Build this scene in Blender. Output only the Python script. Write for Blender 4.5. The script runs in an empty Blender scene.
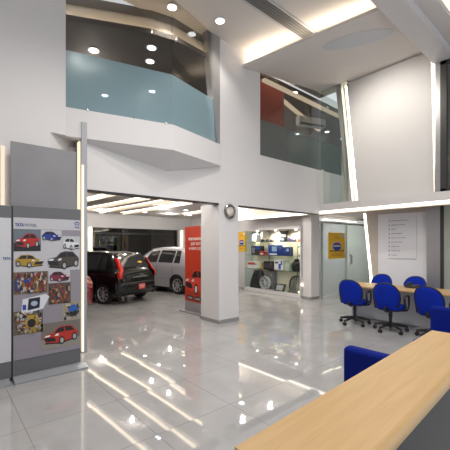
import bpy, bmesh, math, random
from mathutils import Vector, Matrix
random.seed(7)
sc = bpy.context.scene
COL = sc.collection
PI = math.pi

# ---------------------------------------------------------------- camera, world, exposure
cd = bpy.data.cameras.new('camera'); cam = bpy.data.objects.new('camera', cd); COL.objects.link(cam)
cam.location = (0, 0, 1.55)
cam.rotation_euler = (PI / 2, 0, math.radians(49.3 - 90))
cd.sensor_width = 36; cd.lens = 334 / 450 * 36
cd.shift_y = 20 / 450; cd.clip_start = 0.02
sc.camera = cam
w = bpy.data.worlds.new('world'); sc.world = w; w.use_nodes = True
bg = w.node_tree.nodes['Background']
bg.inputs[0].default_value = (0.90, 0.94, 1.0, 1); bg.inputs[1].default_value = 0.82
sc.view_settings.view_transform = 'Standard'; sc.view_settings.look = 'None'
sc.view_settings.exposure = 0.36; sc.view_settings.gamma = 1.0; sc.view_settings.use_curve_mapping = False
sc.cycles.max_bounces = 10; sc.cycles.transparent_max_bounces = 16
sc.cycles.sample_clamp_indirect = 6.0; sc.cycles.use_denoising = True
sc.cycles.caustics_reflective = False

def light(name, kind, loc, power, color=(1, 1, 1), size=0.3, size_y=None, aim=(0, 0, -1), cone=None, blend=0.6):
    d = bpy.data.lights.new(name, kind); o = bpy.data.objects.new(name, d); COL.objects.link(o)
    d.energy = power; d.color = color; o.location = loc
    o.rotation_euler = Vector(aim).to_track_quat('-Z', 'Y').to_euler()
    if kind == 'AREA':
        d.size = size
        if size_y: d.shape = 'RECTANGLE'; d.size_y = size_y
    else:
        d.shadow_soft_size = size
    if kind == 'SPOT': d.spot_size = math.radians(cone); d.spot_blend = blend
    return o
WARM = (1.0, 0.80, 0.58)
# lamps without fixtures in the lobby, desk zone, office and mezzanine (small round sources)
for x, y in ((1.0, 2.6), (2.4, 1.2), (3.4, 3.2), (4.6, 1.2), (0.2, 0.8)):
    light('lobby_fill', 'SPOT', (x, y, 5.57), 95, (1, .96, .91), 0.06, cone=140)  # unseen spots added for the lobby's overall brightness
light('panel_wash_lamp', 'SPOT', (5.9, 3.3, 5.28), 150, (1, .93, .84), 0.06, aim=(1, 0, -.75), cone=105, blend=.9)
for y in (1.6, 2.6, 3.6): light('desk_lamp', 'SPOT', (7.82, y, 2.42), 9, (1, .95, .88), 0.05, cone=150)
for x, y in ((3.6, 7.64), (5.1, 9.43), (6.75, 6.0), (6.05, 10.7), (4.6, 12.4), (2.4, 9.0), (5.7, 6.0), (5.15, 8.52), (7.29, 11.97), (7.4, 8.2), (2.6, 6.4), (3.4, 5.75)):
    light('showroom_lamp_and_fill', 'POINT', (x, y, 2.74), 21, (1, .96, .90), 0.045)  # downlight points, plus extra ones added to brighten the column's left face
light('office_lamp', 'POINT', (9.9, 7.0, 2.2), 60, (1, .98, .94), 0.08)
for x, y in ((2.4, 7.0), (7.4, 7.0), (11.0, 8.0), (0.6, 8.6)):
    light('mezzanine_fill', 'POINT', (x, y, 4.9), 22, (1, .95, .9), 0.06)  # point lights added under the mezzanine ceiling to brighten it

# ---------------------------------------------------------------- materials
MATS = {}
def mat(name, col, rough=0.5, metal=0.0, spec=0.5, bump=None, noise=None, coat=0.0):
    if name in MATS: return MATS[name]
    m = bpy.data.materials.new(name); m.use_nodes = True; MATS[name] = m
    n = m.node_tree.nodes; l = m.node_tree.links; p = n['Principled BSDF']
    p.inputs['Base Color'].default_value = (*col, 1); p.inputs['Roughness'].default_value = rough
    p.inputs['Metallic'].default_value = metal; p.inputs['Specular IOR Level'].default_value = spec
    if coat: p.inputs['Coat Weight'].default_value = coat; p.inputs['Coat Roughness'].default_value = 0.03
    if noise or bump:
        tc = n.new('ShaderNodeTexCoord'); nz = n.new('ShaderNodeTexNoise')
        l.new(tc.outputs['Object'], nz.inputs['Vector'])
        nz.inputs['Scale'].default_value = (noise or bump)[0]
        if noise:
            r = n.new('ShaderNodeValToRGB'); l.new(nz.outputs['Fac'], r.inputs['Fac'])
            k = noise[1]
            r.color_ramp.elements[0].position = 0.3; r.color_ramp.elements[1].position = 0.7
            r.color_ramp.elements[0].color = (*[c * (1 - k) for c in col], 1)
            r.color_ramp.elements[1].color = (*[min(1, c * (1 + k)) for c in col], 1)
            l.new(r.outputs['Color'], p.inputs['Base Color'])
        if bump:
            b = n.new('ShaderNodeBump'); b.inputs['Strength'].default_value = bump[1]; b.inputs['Distance'].default_value = 0.002
            l.new(nz.outputs['Fac'], b.inputs['Height']); l.new(b.outputs['Normal'], p.inputs['Normal'])
    return m
def emit(name, col, s):
    if name in MATS: return MATS[name]
    m = bpy.data.materials.new(name); m.use_nodes = True; MATS[name] = m
    n = m.node_tree.nodes; n.clear(); e = n.new('ShaderNodeEmission'); o = n.new('ShaderNodeOutputMaterial')
    e.inputs[0].default_value = (*col, 1); e.inputs[1].default_value = s
    m.node_tree.links.new(e.outputs[0], o.inputs[0]); return m
def glass(name, tint, gloss=0.08, film=None, fac=0.5, rough=0.02):
    """pane: tinted see-through plus mirror reflection; film = colour of a frosted coating"""
    m = bpy.data.materials.new(name); m.use_nodes = True; MATS[name] = m
    n = m.node_tree.nodes; l = m.node_tree.links; n.clear()
    o = n.new('ShaderNodeOutputMaterial'); t = n.new('ShaderNodeBsdfTransparent'); t.inputs[0].default_value = (*tint, 1)
    base = t.outputs[0]
    if film:
        d = n.new('ShaderNodeBsdfDiffuse'); d.inputs[0].default_value = (*film, 1)
        tr = n.new('ShaderNodeBsdfTranslucent'); tr.inputs[0].default_value = (*film, 1)
        a = n.new('ShaderNodeMixShader'); a.inputs[0].default_value = 0.4
        l.new(d.outputs[0], a.inputs[1]); l.new(tr.outputs[0], a.inputs[2])
        mx = n.new('ShaderNodeMixShader'); mx.inputs[0].default_value = fac
        l.new(base, mx.inputs[1]); l.new(a.outputs[0], mx.inputs[2]); base = mx.outputs[0]
    g = n.new('ShaderNodeBsdfGlossy'); g.inputs['Roughness'].default_value = rough
    f = n.new('ShaderNodeLayerWeight'); f.inputs[0].default_value = 0.5
    pw = n.new('ShaderNodeMath'); pw.operation = 'POWER'; pw.inputs[1].default_value = 5.0; l.new(f.outputs['Facing'], pw.inputs[0])
    ad = n.new('ShaderNodeMath'); ad.operation = 'MULTIPLY_ADD'; ad.inputs[1].default_value = 0.7; ad.inputs[2].default_value = gloss
    l.new(pw.outputs[0], ad.inputs[0])
    mm = n.new('ShaderNodeMixShader'); l.new(ad.outputs[0], mm.inputs[0])
    l.new(base, mm.inputs[1]); l.new(g.outputs[0], mm.inputs[2]); l.new(mm.outputs[0], o.inputs[0])
    return m

def floor_mat():
    m = bpy.data.materials.new('polished_tile'); m.use_nodes = True
    n = m.node_tree.nodes; l = m.node_tree.links; p = n['Principled BSDF']
    g = n.new('ShaderNodeNewGeometry')
    off = n.new('ShaderNodeVectorMath'); off.operation = 'SUBTRACT'; off.inputs[1].default_value = (0.56, 2.43, 0)
    sca = n.new('ShaderNodeVectorMath'); sca.operation = 'SCALE'; sca.inputs['Scale'].default_value = 1 / 0.8
    l.new(g.outputs['Position'], off.inputs[0]); l.new(off.outputs[0], sca.inputs[0])
    fl = n.new('ShaderNodeVectorMath'); fl.operation = 'FLOOR'; l.new(sca.outputs[0], fl.inputs[0])
    fr = n.new('ShaderNodeVectorMath'); fr.operation = 'FRACTION'; l.new(sca.outputs[0], fr.inputs[0])
    cen = n.new('ShaderNodeVectorMath'); cen.operation = 'SUBTRACT'; cen.inputs[1].default_value = (0.5, 0.5, 0)
    l.new(fr.outputs[0], cen.inputs[0])
    ab = n.new('ShaderNodeVectorMath'); ab.operation = 'ABSOLUTE'; l.new(cen.outputs[0], ab.inputs[0])
    sp = n.new('ShaderNodeSeparateXYZ'); l.new(ab.outputs[0], sp.inputs[0])
    mx = n.new('ShaderNodeMath'); mx.operation = 'MAXIMUM'; l.new(sp.outputs[0], mx.inputs[0]); l.new(sp.outputs[1], mx.inputs[1])
    gt = n.new('ShaderNodeMath'); gt.operation = 'GREATER_THAN'; gt.inputs[1].default_value = 0.4965; l.new(mx.outputs[0], gt.inputs[0])
    wn = n.new('ShaderNodeTexWhiteNoise'); l.new(fl.outputs[0], wn.inputs['Vector'])
    tilt = n.new('ShaderNodeVectorMath'); tilt.operation = 'SUBTRACT'; tilt.inputs[1].default_value = (0.5, 0.5, 0.5)
    l.new(wn.outputs['Color'], tilt.inputs[0])
    ts = n.new('ShaderNodeVectorMath'); ts.operation = 'SCALE'; ts.inputs['Scale'].default_value = 0.009; l.new(tilt.outputs[0], ts.inputs[0])
    ns = n.new('ShaderNodeVectorMath'); ns.operation = 'ADD'; l.new(g.outputs['Normal'], ns.inputs[0]); l.new(ts.outputs[0], ns.inputs[1])
    nn = n.new('ShaderNodeVectorMath'); nn.operation = 'NORMALIZE'; l.new(ns.outputs[0], nn.inputs[0])
    nz = n.new('ShaderNodeTexNoise'); nz.inputs['Scale'].default_value = 2.2; nz.inputs['Detail'].default_value = 6
    l.new(g.outputs['Position'], nz.inputs['Vector'])
    r = n.new('ShaderNodeValToRGB'); l.new(nz.outputs['Fac'], r.inputs['Fac'])
    r.color_ramp.elements[0].position = 0.3; r.color_ramp.elements[0].color = (0.33, 0.325, 0.325, 1)
    r.color_ramp.elements[1].position = 0.75; r.color_ramp.elements[1].color = (0.40, 0.395, 0.395, 1)
    mc = n.new('ShaderNodeMix'); mc.data_type = 'RGBA'; l.new(gt.outputs[0], mc.inputs['Factor'])
    l.new(r.outputs['Color'], mc.inputs['A']); mc.inputs['B'].default_value = (0.2, 0.19, 0.19, 1)
    l.new(mc.outputs['Result'], p.inputs['Base Color']); l.new(nn.outputs[0], p.inputs['Normal'])
    p.inputs['Roughness'].default_value = 0.028; p.inputs['IOR'].default_value = 1.7
    return m
def wood_mat():
    m = bpy.data.materials.new('maple_laminate'); m.use_nodes = True
    n = m.node_tree.nodes; l = m.node_tree.links; p = n['Principled BSDF']
    tc = n.new('ShaderNodeTexCoord'); mp = n.new('ShaderNodeMapping'); mp.inputs['Scale'].default_value = (1.2, 22, 22)
    l.new(tc.outputs['Object'], mp.inputs[0]); nz = n.new('ShaderNodeTexNoise'); nz.inputs['Scale'].default_value = 3; nz.inputs['Detail'].default_value = 7
    l.new(mp.outputs[0], nz.inputs['Vector']); r = n.new('ShaderNodeValToRGB'); l.new(nz.outputs['Fac'], r.inputs['Fac'])
    r.color_ramp.elements[0].position = 0.3; r.color_ramp.elements[0].color = (0.46, 0.29, 0.125, 1)
    r.color_ramp.elements[1].position = 0.7; r.color_ramp.elements[1].color = (0.53, 0.345, 0.16, 1)
    l.new(r.outputs['Color'], p.inputs['Base Color']); p.inputs['Roughness'].default_value = 0.38
    return m

WHITE = mat('wall_paint', (0.655, 0.635, 0.63), 0.7, bump=(160, 0.05))
CEIL = mat('ceiling_paint', (0.66, 0.62, 0.59), 0.8, bump=(140, 0.04))
CREAM = mat('cream_paint', (0.80, 0.72, 0.62), 0.7)
BEIGE = mat('beige_laminate', (0.50, 0.44, 0.38), 0.5)
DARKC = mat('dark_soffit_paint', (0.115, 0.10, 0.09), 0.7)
TRACK = mat('dark_track_metal', (0.035, 0.033, 0.032), 0.4)
GREYM = mat('brushed_grey_metal', (0.38, 0.38, 0.39), 0.35, 0.6)
GREYP = mat('grey_panel_laminate', (0.23, 0.225, 0.235), 0.45, noise=(3, 0.05))
SKIRT = mat('stone_skirting', (0.27, 0.265, 0.26), 0.4)
RED = mat('red_laminate', (0.42, 0.05, 0.02), 0.5)
FLOOR = floor_mat(); WOOD = wood_mat()
CHROME = mat('chrome', (0.75, 0.75, 0.76), 0.12, 1.0)
BLACKP = mat('black_plastic', (0.012, 0.012, 0.014), 0.45)
BLUEF = mat('blue_fabric', (0.004, 0.022, 0.32), 0.9, spec=0.15, bump=(260, 0.3))
BLUED = mat('navy_fabric', (0.003, 0.012, 0.17), 0.9, spec=0.15, bump=(260, 0.3))
LEDW = emit('warm_led', (1.0, 0.84, 0.62), 3.6)
LEDN = emit('white_led', (1.0, 0.93, 0.82), 6.0)
LAMP = emit('lamp_glow', (0.92, 0.97, 1.0), 9.0)
CLEAR = glass('clear_dark_glass', (0.80, 0.79, 0.77), 0.04)
FILM = glass('frosted_blue_glass', (0.76, 0.86, 0.88), 0.03, (0.42, 0.57, 0.62), 0.5, 0.2)
FILMG = glass('frosted_grey_glass', (0.66, 0.70, 0.68), 0.03, (0.27, 0.32, 0.31), 0.45, 0.2)
GREENG = glass('pale_green_glass', (0.86, 0.90, 0.87), 0.04)
FROST = glass('frosted_door_glass', (0.90, 0.93, 0.92), 0.03, (0.64, 0.67, 0.67), 0.4)
NIGHTG = glass('night_glass', (0.35, 0.36, 0.38), 0.10)
SHOWG = glass('showcase_glass', (0.97, 0.985, 0.98), 0.012)
SHELFG = glass('shelf_glass', (0.84, 0.90, 0.88), 0.02)

# ---------------------------------------------------------------- mesh builder
class MB:
    def __init__(s): s.v = []; s.f = []; s.m = []
    def add(s, vs, fs, m=0):
        b = len(s.v); s.v += [tuple(v) for v in vs]; s.f += [tuple(b + i for i in f) for f in fs]; s.m += [m] * len(fs); return s
    def box(s, x0, x1, y0, y1, z0, z1, m=0):
        return s.add([(x0,y0,z0),(x1,y0,z0),(x1,y1,z0),(x0,y1,z0),(x0,y0,z1),(x1,y0,z1),(x1,y1,z1),(x0,y1,z1)],
                     [(0,3,2,1),(4,5,6,7),(0,1,5,4),(1,2,6,5),(2,3,7,6),(3,0,4,7)], m)
    def prism(s, pts, ext, m=0):
        """closed polygon (3-D points) extruded along the vector ext"""
        n = len(pts); e = Vector(ext); a = [Vector(p) for p in pts]
        vs = a + [p + e for p in a]
        fs = [tuple(range(n))[::-1], tuple(range(n, 2 * n))] + [(i, (i+1) % n, n + (i+1) % n, n + i) for i in range(n)]
        return s.add(vs, fs, m)
    def tube(s, path, r, n=10, m=0, closed=False):
        P = [Vector(p) for p in path]; k = len(P); rs = r if isinstance(r, (list, tuple)) else [r] * k
        vs = []; up = None
        for i, p in enumerate(P):
            a = P[(i-1) % k] if (closed or i > 0) else p; b = P[(i+1) % k] if (closed or i < k-1) else p
            t = (b - a).normalized()
            if up is None: up = Vector((0,0,1)) if abs(t.z) < 0.9 else Vector((1,0,0))
            u = (up - t * up.dot(t)).normalized(); up = u; q = t.cross(u)
            vs += [p + (u * math.cos(2*PI*j/n) + q * math.sin(2*PI*j/n)) * rs[i] for j in range(n)]
        fs = []
        for i in range(k if closed else k - 1):
            i2 = (i + 1) % k
            fs += [(i*n+j, i*n+(j+1) % n, i2*n+(j+1) % n, i2*n+j) for j in range(n)]
        if not closed: fs += [tuple(range(n))[::-1], tuple((k-1)*n + j for j in range(n))]
        return s.add(vs, fs, m)
    def lathe(s, prof, c=(0,0,0), axis=(0,0,1), n=24, m=0, cap=True):
        """prof: (radius, height along axis)"""
        q = Vector(axis).to_track_quat('Z', 'Y'); c = Vector(c); vs = []
        for r, h in prof: vs += [c + q @ Vector((r*math.cos(2*PI*j/n), r*math.sin(2*PI*j/n), h)) for j in range(n)]
        k = len(prof); fs = []
        for i in range(k-1): fs += [(i*n+j, i*n+(j+1) % n, (i+1)*n+(j+1) % n, (i+1)*n+j) for j in range(n)]
        if cap: fs += [tuple(range(n))[::-1], tuple((k-1)*n+j for j in range(n))]
        return s.add(vs, fs, m)
    def grid(s, rows, m=0, flip=False):
        n = len(rows[0]); vs = [p for r in rows for p in r]
        fs = [(i*n+j, i*n+j+1, (i+1)*n+j+1, (i+1)*n+j) for i in range(len(rows)-1) for j in range(n-1)]
        if flip: fs = [f[::-1] for f in fs]
        return s.add(vs, fs, m)
    def build(s, name, mats, parent=None, bevel=0, smooth=False, seg=2):
        me = bpy.data.meshes.new(name); me.from_pydata(s.v, [], s.f)
        if not isinstance(mats, (list, tuple)): mats = [mats]
        for q in mats: me.materials.append(q)
        for p, q in zip(me.polygons, s.m): p.material_index = q
        bm = bmesh.new(); bm.from_mesh(me); bmesh.ops.recalc_face_normals(bm, faces=bm.faces); bm.to_mesh(me); bm.free()
        o = bpy.data.objects.new(name, me); COL.objects.link(o)
        if parent: o.parent = parent
        if smooth:
            me.polygons.foreach_set('use_smooth', [True] * len(me.polygons))
            if smooth != 'all':
                md = o.modifiers.new('split', 'EDGE_SPLIT'); md.split_angle = math.radians(40)
        if bevel:
            b = o.modifiers.new('bevel', 'BEVEL'); b.width = bevel; b.segments = seg; b.limit_method = 'ANGLE'
            b.angle_limit = math.radians(40); b.harden_normals = False
        return o
def struct(o): o['kind'] = 'structure'; return o
def tag(o, label, cat, group=None):
    o['label'] = label; o['category'] = cat
    if group: o['group'] = group
    return o
def thing(name, label, cat, loc=(0,0,0), rz=0, group=None, scale=1):
    o = bpy.data.objects.new(name, None); COL.objects.link(o); o.empty_display_size = 0.1
    o.location = loc; o.rotation_euler = (0, 0, rz); o.scale = (scale,) * 3
    return tag(o, label, cat, group)
def setroot(name, loc=(0,0,0)):
    o = bpy.data.objects.new(name, None); COL.objects.link(o); o.location = loc; return struct(o)
def copy_tree(o, parent=None):
    c = o.copy(); COL.objects.link(c)
    if parent: c.parent = parent
    for ch in list(o.children): copy_tree(ch, c)
    return c
def text(name, body, size, loc, right, up, m, parent, align='LEFT', bold=0.0, width=None):
    cu = bpy.data.curves.new(name, 'FONT'); cu.body = body; cu.size = size; cu.align_x = align; cu.offset = bold; cu.extrude = 0.0006
    t = bpy.data.objects.new(name, cu); COL.objects.link(t)
    bpy.context.view_layer.update()
    me = bpy.data.meshes.new_from_object(t.evaluated_get(bpy.context.evaluated_depsgraph_get()))
    bpy.data.objects.remove(t); bpy.data.curves.remove(cu)
    r = Vector(right).normalized(); u = Vector(up).normalized(); k = r.cross(u)
    xs = [v.co.x for v in me.vertices]; sx = width / (max(xs) - min(xs)) if width else 1
    for v in me.vertices: v.co = Vector(loc) + r * v.co.x * sx + u * v.co.y + k * v.co.z
    me.materials.clear(); me.materials.append(m)
    o = bpy.data.objects.new(name, me); COL.objects.link(o)
    if parent: o.parent = parent
    return o

# ================================================================ THE SETTING
struct(MB().box(-2.6, 11.6, -1.6, 15.0, -0.1, 0).build('floor', FLOOR))
struct(MB().box(-2.6, 8.0, -1.6, 5.29, 5.6, 5.7).build('ceiling', CEIL))
Y0, Y1 = 5.04, 5.29
b = MB()
b.box(-2.6, 1.17, Y0, Y1, 0, 5.6).box(1.17, 1.37, Y0, Y1, 3.1, 5.6).box(1.37, 1.64, Y0, Y1, 3.1, 3.5)
b.box(1.64, 4.16, Y0, Y1, 2.37, 3.08).box(4.16, 5.35, Y0, Y1, 2.37, 5.6).box(5.35, 7.63, Y0, Y1, 2.37, 3.52)
b.box(7.66, 9.2, Y0, Y1, 2.64, 3.52)
b.prism([(1.17, 5.04, 0), (1.62, 5.38, 0), (1.62, 5.50, 0), (1.17, 5.29, 0)], (0, 0, 3.1))
struct(b.build('wall_north', WHITE))
struct(MB().box(1.565, 1.64, 4.97, 5.5, 0, 3.32).build('trim_1', GREYM))            # upright fin at the opening
struct(MB().box(1.64, 4.18, 5.05, 5.20, 2.345, 2.37).box(4.70, 7.6, 5.05, 5.20, 2.345, 2.37).build('trim_2', TRACK))
struct(MB().box(4.18, 4.70, 5.04, 5.63, 0, 2.37).build('column', WHITE))
struct(MB().box(4.17, 4.71, 5.03, 5.64, 0, 0.07).build('baseboard_column', SKIRT))
# balcony bay: parapet, folded soffit
A, B, C = Vector((1.37, 5.04, 0)), Vector((2.91, 4.65, 0)), Vector((4.17, 4.97, 0))
def at(p, z): return (p.x, p.y, z)
b = MB()
inA, inB, inC = Vector((1.37, 5.16, 0)), Vector((2.91, 4.77, 0)), Vector((4.17, 5.1, 0))
b.prism([at(A, 3.5), at(B, 3.5), at(inB, 3.5), at(inA, 3.5)], (0, 0, -0.41))
b.prism([at(B, 3.5), at(C, 3.5), at(inC, 3.5), at(inB, 3.5)], (0, 0, -0.41))
b.add([at(A, 3.09), at(B, 3.09), at(C, 3.09), (4.2, 5.04, 3.09), (3.02, 5.04, 2.83), (1.37, 5.04, 3.09)],
      [(0, 1, 4), (1, 2, 4), (2, 3, 4), (0, 4, 5)])
struct(b.build('wall_balcony', WHITE))
# bay glazing
g1 = setroot('window_1')
def pane(name, p, q, z0, z1, m, parent, th=0.012):
    p, q = Vector(p), Vector(q); d = (q - p).normalized(); nrm = Vector((-d.y, d.x)) * th
    return MB().prism([(p.x, p.y, z0), (q.x, q.y, z0), (q.x + nrm.x, q.y + nrm.y, z0), (p.x + nrm.x, p.y + nrm.y, z0)], (0, 0, z1 - z0)).build(name, m, parent)
ga, gb, gc = (1.38, 5.10), (2.91, 4.71), (4.10, 5.03)
for p, q in ((ga, gb), (gb, gc)):
    pane('frosted_pane', p, q, 3.46, 4.34, FILM, g1); pane('pane', p, q, 4.34, 5.6, CLEAR, g1)
for x, y in ((1.65, 5.0), (2.30, 4.84), (2.78, 4.71), (3.9, 4.94)):
    MB().lathe([(0.02, -0.03), (0.028, 0), (0.022, 0.03)], (x, y, 3.5), (0.2, -0.9, 0.2), 12).build('clip', CHROME, g1, smooth=True)
struct(MB().prism([(3.84, 5.0, 5.6), (4.17, 5.0, 5.6), (4.17, 5.0, 3.5), (4.10, 5.0, 3.5)], (0, 0.15, 0)).build('trim_3', GREYM))
# mezzanine: slab, ceiling, bulkhead with cove, walls
struct(MB().box(-2.6, 8.6, 5.29, 15.0, 2.85, 3.02).box(8.6, 9.7, 9.3, 15.0, 2.85, 3.02).build('ceiling_showroom', CEIL))
struct(MB().box(8.6, 15.6, 5.29, 9.3, 2.85, 3.02).build('floor_mezzanine', SKIRT))
bul = [(-2.6, 7.4), (0.2, 6.5), (1.57, 5.80), (2.80, 5.22), (3.2, 5.13), (4.9, 5.30)]
b = MB()
for i in range(5):
    p, q = bul[i], bul[i+1]
    b.add([(*p, 5.2), (*q, 5.2), (*q, 5.5), (*p, 5.5)], [(0, 1, 2, 3)], 0)
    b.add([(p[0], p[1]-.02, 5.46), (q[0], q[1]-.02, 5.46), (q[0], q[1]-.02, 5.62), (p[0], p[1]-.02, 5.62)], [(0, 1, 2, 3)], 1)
struct(b.build('trim_4', [CREAM, mat('cove_dark_paint', (0.20, 0.175, 0.15), 0.7)]))  # second colour is a dark trim strip above the cream fascia
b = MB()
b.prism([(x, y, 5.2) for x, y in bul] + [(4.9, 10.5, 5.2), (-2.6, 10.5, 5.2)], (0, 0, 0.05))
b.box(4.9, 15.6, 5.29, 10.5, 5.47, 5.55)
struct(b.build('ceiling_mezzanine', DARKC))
b = MB(); bl = MB()
for i in range(0, 5):
    p, q = Vector(bul[i]), Vector(bul[i+1]); d = (q-p).normalized(); nn = Vector((d.y, -d.x))
    def off(t, z): return [(p.x+nn.x*t, p.y+nn.y*t, z), (q.x+nn.x*t, q.y+nn.y*t, z)]
    for t0, t1, z, h, bb in ((0, .10, 5.14, .05, bl), (.10, .115, 5.14, .085, bl), (.03, .07, 5.205, .01, b)):
        a0, a1 = off(t0, z), off(t1, z); bb.prism([a0[0], a0[1], a1[1], a1[0]], (0, 0, h))
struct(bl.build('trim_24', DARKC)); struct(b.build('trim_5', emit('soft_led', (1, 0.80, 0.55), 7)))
MEZW = mat('mezzanine_wall_paint', (0.30, 0.31, 0.32), 0.7)
struct(MB().box(-2.7, 15.6, 10.5, 10.6, 3.02, 5.6).box(15.6, 15.7, 5.29, 10.6, 3.02, 5.6).box(-2.7, -2.6, 5.29, 10.5, 3.02, 5.6).build('wall_mezzanine', MEZW))
struct(MB().box(5.2, 6.62, 5.42, 5.5, 3.02, 5.47).build('wall_red', RED))
# cove ribs over the right part of the mezzanine
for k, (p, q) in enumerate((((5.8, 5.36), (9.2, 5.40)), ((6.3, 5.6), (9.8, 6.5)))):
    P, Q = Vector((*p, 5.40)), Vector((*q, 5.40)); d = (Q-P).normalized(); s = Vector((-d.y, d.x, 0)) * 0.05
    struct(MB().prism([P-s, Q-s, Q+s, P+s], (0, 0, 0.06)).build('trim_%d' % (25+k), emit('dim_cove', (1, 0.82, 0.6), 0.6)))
# upper glazing on the main wall and the return
g2 = setroot('window_2')
pane('frosted_pane', (5.37, 5.10), (7.6, 5.10), 3.50, 4.34, FILMG, g2); pane('pane', (5.37, 5.10), (7.6, 5.10), 4.34, 5.6, CLEAR, g2)
pane('frosted_pane', (7.61, 5.10), (9.1, 5.10), 3.50, 4.34, FILMG, g2); pane('pane', (7.61, 5.10), (9.1, 5.10), 4.34, 5.6, CLEAR, g2)
g3 = setroot('window_3')
pane('pane', (7.66, 5.03), (7.66, 4.25), 2.62, 5.6, GREENG, g3)
MB().box(7.63, 7.70, 4.96, 5.04, 2.62, 3.52).build('frame', WHITE, g3)
# floating ceiling panel, beam, cove lights on the main ceiling
def zp(x): return 5.25 + 0.115 * (x - 4.81)
pan = [(4.81, 5.03), (5.36, 2.39), (7.60, 2.39), (7.60, 5.03)]
struct(MB().prism([(x, y, zp(x)) for x, y in pan], (0, 0, 0.055)).build('ceiling_panel', CEIL))
ell = []
for k in range(40):
    a = 2*PI*k/40; x = 5.93 + 0.62*math.cos(a)*0.53 - 0.27*math.sin(a)*0.85; y = 3.12 - 0.62*math.cos(a)*0.85 - 0.27*math.sin(a)*0.53
    ell.append((x, y, zp(x) - 0.004))
struct(MB().prism(ell, (0, 0, 0.003)).build('trim_6', mat('pale_blue_ellipse', (0.50, 0.52, 0.55), 0.5)))  # flat pale blue ellipse under the panel
struct(MB().box(2.6, 7.65, 2.03, 2.38, 5.22, 5.6).build('ceiling_beam', mat('beam_paint', (0.62, 0.60, 0.60), 0.7)))
b = MB()
pa, pb = Vector((4.95, 4.95, 0)), Vector((5.5, 2.45, 0))
b.add([(pa.x, pa.y, 5.36), (pb.x, pb.y, 5.42), (pb.x+.07, pb.y, 5.42), (pa.x+.07, pa.y, 5.36)], [(0, 1, 2, 3)])
b.add([(5.0, 4.9, 5.37), (5.0, 4.97, 5.37), (7.5, 4.97, 5.60), (7.5, 4.9, 5.60)], [(0, 1, 2, 3)])
struct(b.build('trim_7', emit('cove_led', (1, 0.87, 0.68), 13)))
struct(MB().box(2.6, 7.65, 1.80, 2.03, 5.36, 5.40).box(2.6, 7.65, 1.78, 1.80, 5.36, 5.45).build('trim_23', CEIL)); struct(MB().box(5.0, 7.6, 1.85, 1.93, 5.405, 5.42).build('trim_8', emit('cove_led_b', (1, 0.85, 0.64), 7)))  # ledge beside the beam added to screen the strip's downward light
struct(MB().box(-2.6, 1.2, 4.98, 5.02, 5.55, 5.58).build('trim_9', emit('cove_led_c', (1, 0.85, 0.64), 4)))
# east side: slab edge over the desk, upper wall, leaning lit panel
struct(MB().box(7.63, 11.6, -1.6, 5.04, 2.44, 2.62).box(7.86, 11.6, 5.04, 5.64, 2.44, 2.62).box(8.6, 11.6, 5.64, 9.3, 2.40, 2.56).build('ceiling_desk', WHITE))
struct(MB().box(7.655, 7.70, -1.6, 8.3, 2.385, 2.44).build('trim_10', emit('band_led', (1, 0.92, 0.80), 3.2)))
struct(MB().box(7.70, 7.86, 5.30, 8.3, 2.385, 2.85).box(7.70, 7.86, -1.6, 5.30, 2.36, 2.44).build('trim_11', CREAM))
struct(MB().box(7.95, 8.1, 2.3, 4.6, 2.62, 5.62).build('wall_east_upper', WHITE))
struct(MB().prism([(7.74, 4.05, 2.62), (7.74, 4.34, 5.58), (7.74, 2.47, 5.58), (7.74, 2.41, 2.62)], (0.05, 0, 0)).build('wall_panel_east', mat('pale_panel_paint', (0.66, 0.645, 0.63), 0.7)))
struct(MB().prism([(7.66, 4.16, 2.62), (7.66, 4.46, 5.58), (7.66, 4.60, 5.58), (7.66, 4.26, 2.62)], (0.12, 0, 0)).build('trim_12', mat('pale_metal', (0.55, 0.54, 0.53), 0.4, 0.4)))
b = MB()
b.prism([(7.80, 4.08, 2.64), (7.80, 4.37, 5.56), (7.80, 4.42, 5.56), (7.80, 4.13, 2.64)], (0.02, 0, 0))
b.prism([(7.80, 2.40, 2.64), (7.80, 2.46, 5.56), (7.80, 2.42, 5.56), (7.80, 2.37, 2.64)], (0.02, 0, 0))
struct(b.build('trim_13', emit('panel_led', (1, 0.88, 0.70), 7)))
struct(MB().box(7.64, 7.72, 2.26, 2.36, 2.62, 5.3).build('trim_14', GREYM))
g4 = setroot('window_4')
pane('pane', (7.66, 2.24), (7.66, -1.6), 2.66, 5.22, CLEAR, g4)
MB().box(7.63, 7.70, 2.15, 2.26, 2.62, 5.22).box(7.63, 7.70, -1.6, 2.26, 2.62, 2.67).box(7.63, 7.70, -1.6, 2.26, 5.15, 5.22).build('frame', TRACK, g4)
struct(MB().box(9.6, 9.7, -1.6, 2.3, 2.62, 5.62).box(7.63, 9.7, -1.6, 2.3, 5.55, 5.62).box(7.72, 9.7, 2.28, 2.3, 2.62, 5.62).build('wall_upper_office', MEZW))
# lower east wall
BW = 8.3
struct(MB().prism([(BW, 4.13, 2.42), (BW, 3.88, 0), (BW, 2.40, 0), (BW, 2.40, 2.42)], (0.15, 0, 0)).build('wall_east', BEIGE))
struct(MB().box(BW-.03, BW, 2.70, 3.80, 0, 2.30).build('wall_panel_white', mat('white_laminate', (0.72, 0.72, 0.74), 0.45)))
struct(MB().prism([(BW-.01, 4.14, 2.36), (BW-.01, 3.91, 0.10), (BW-.01, 3.955, 0.10), (BW-.01, 4.185, 2.36)], (0.04, 0, 0)).build('trim_15', emit('leaning_led', (1, 0.9, 0.74), 3.5)))
struct(MB().box(8.16, 8.34, 2.42, 2.68, 0, 2.42).build('trim_16', GREYM))
d2 = setroot('door_2')
pane('pane', (8.2, 2.40), (8.2, 0.2), 0, 2.42, FROST, d2)
MB().box(8.17, 8.23, 2.36, 2.42, 0, 2.42).build('frame', TRACK, d2)
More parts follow.
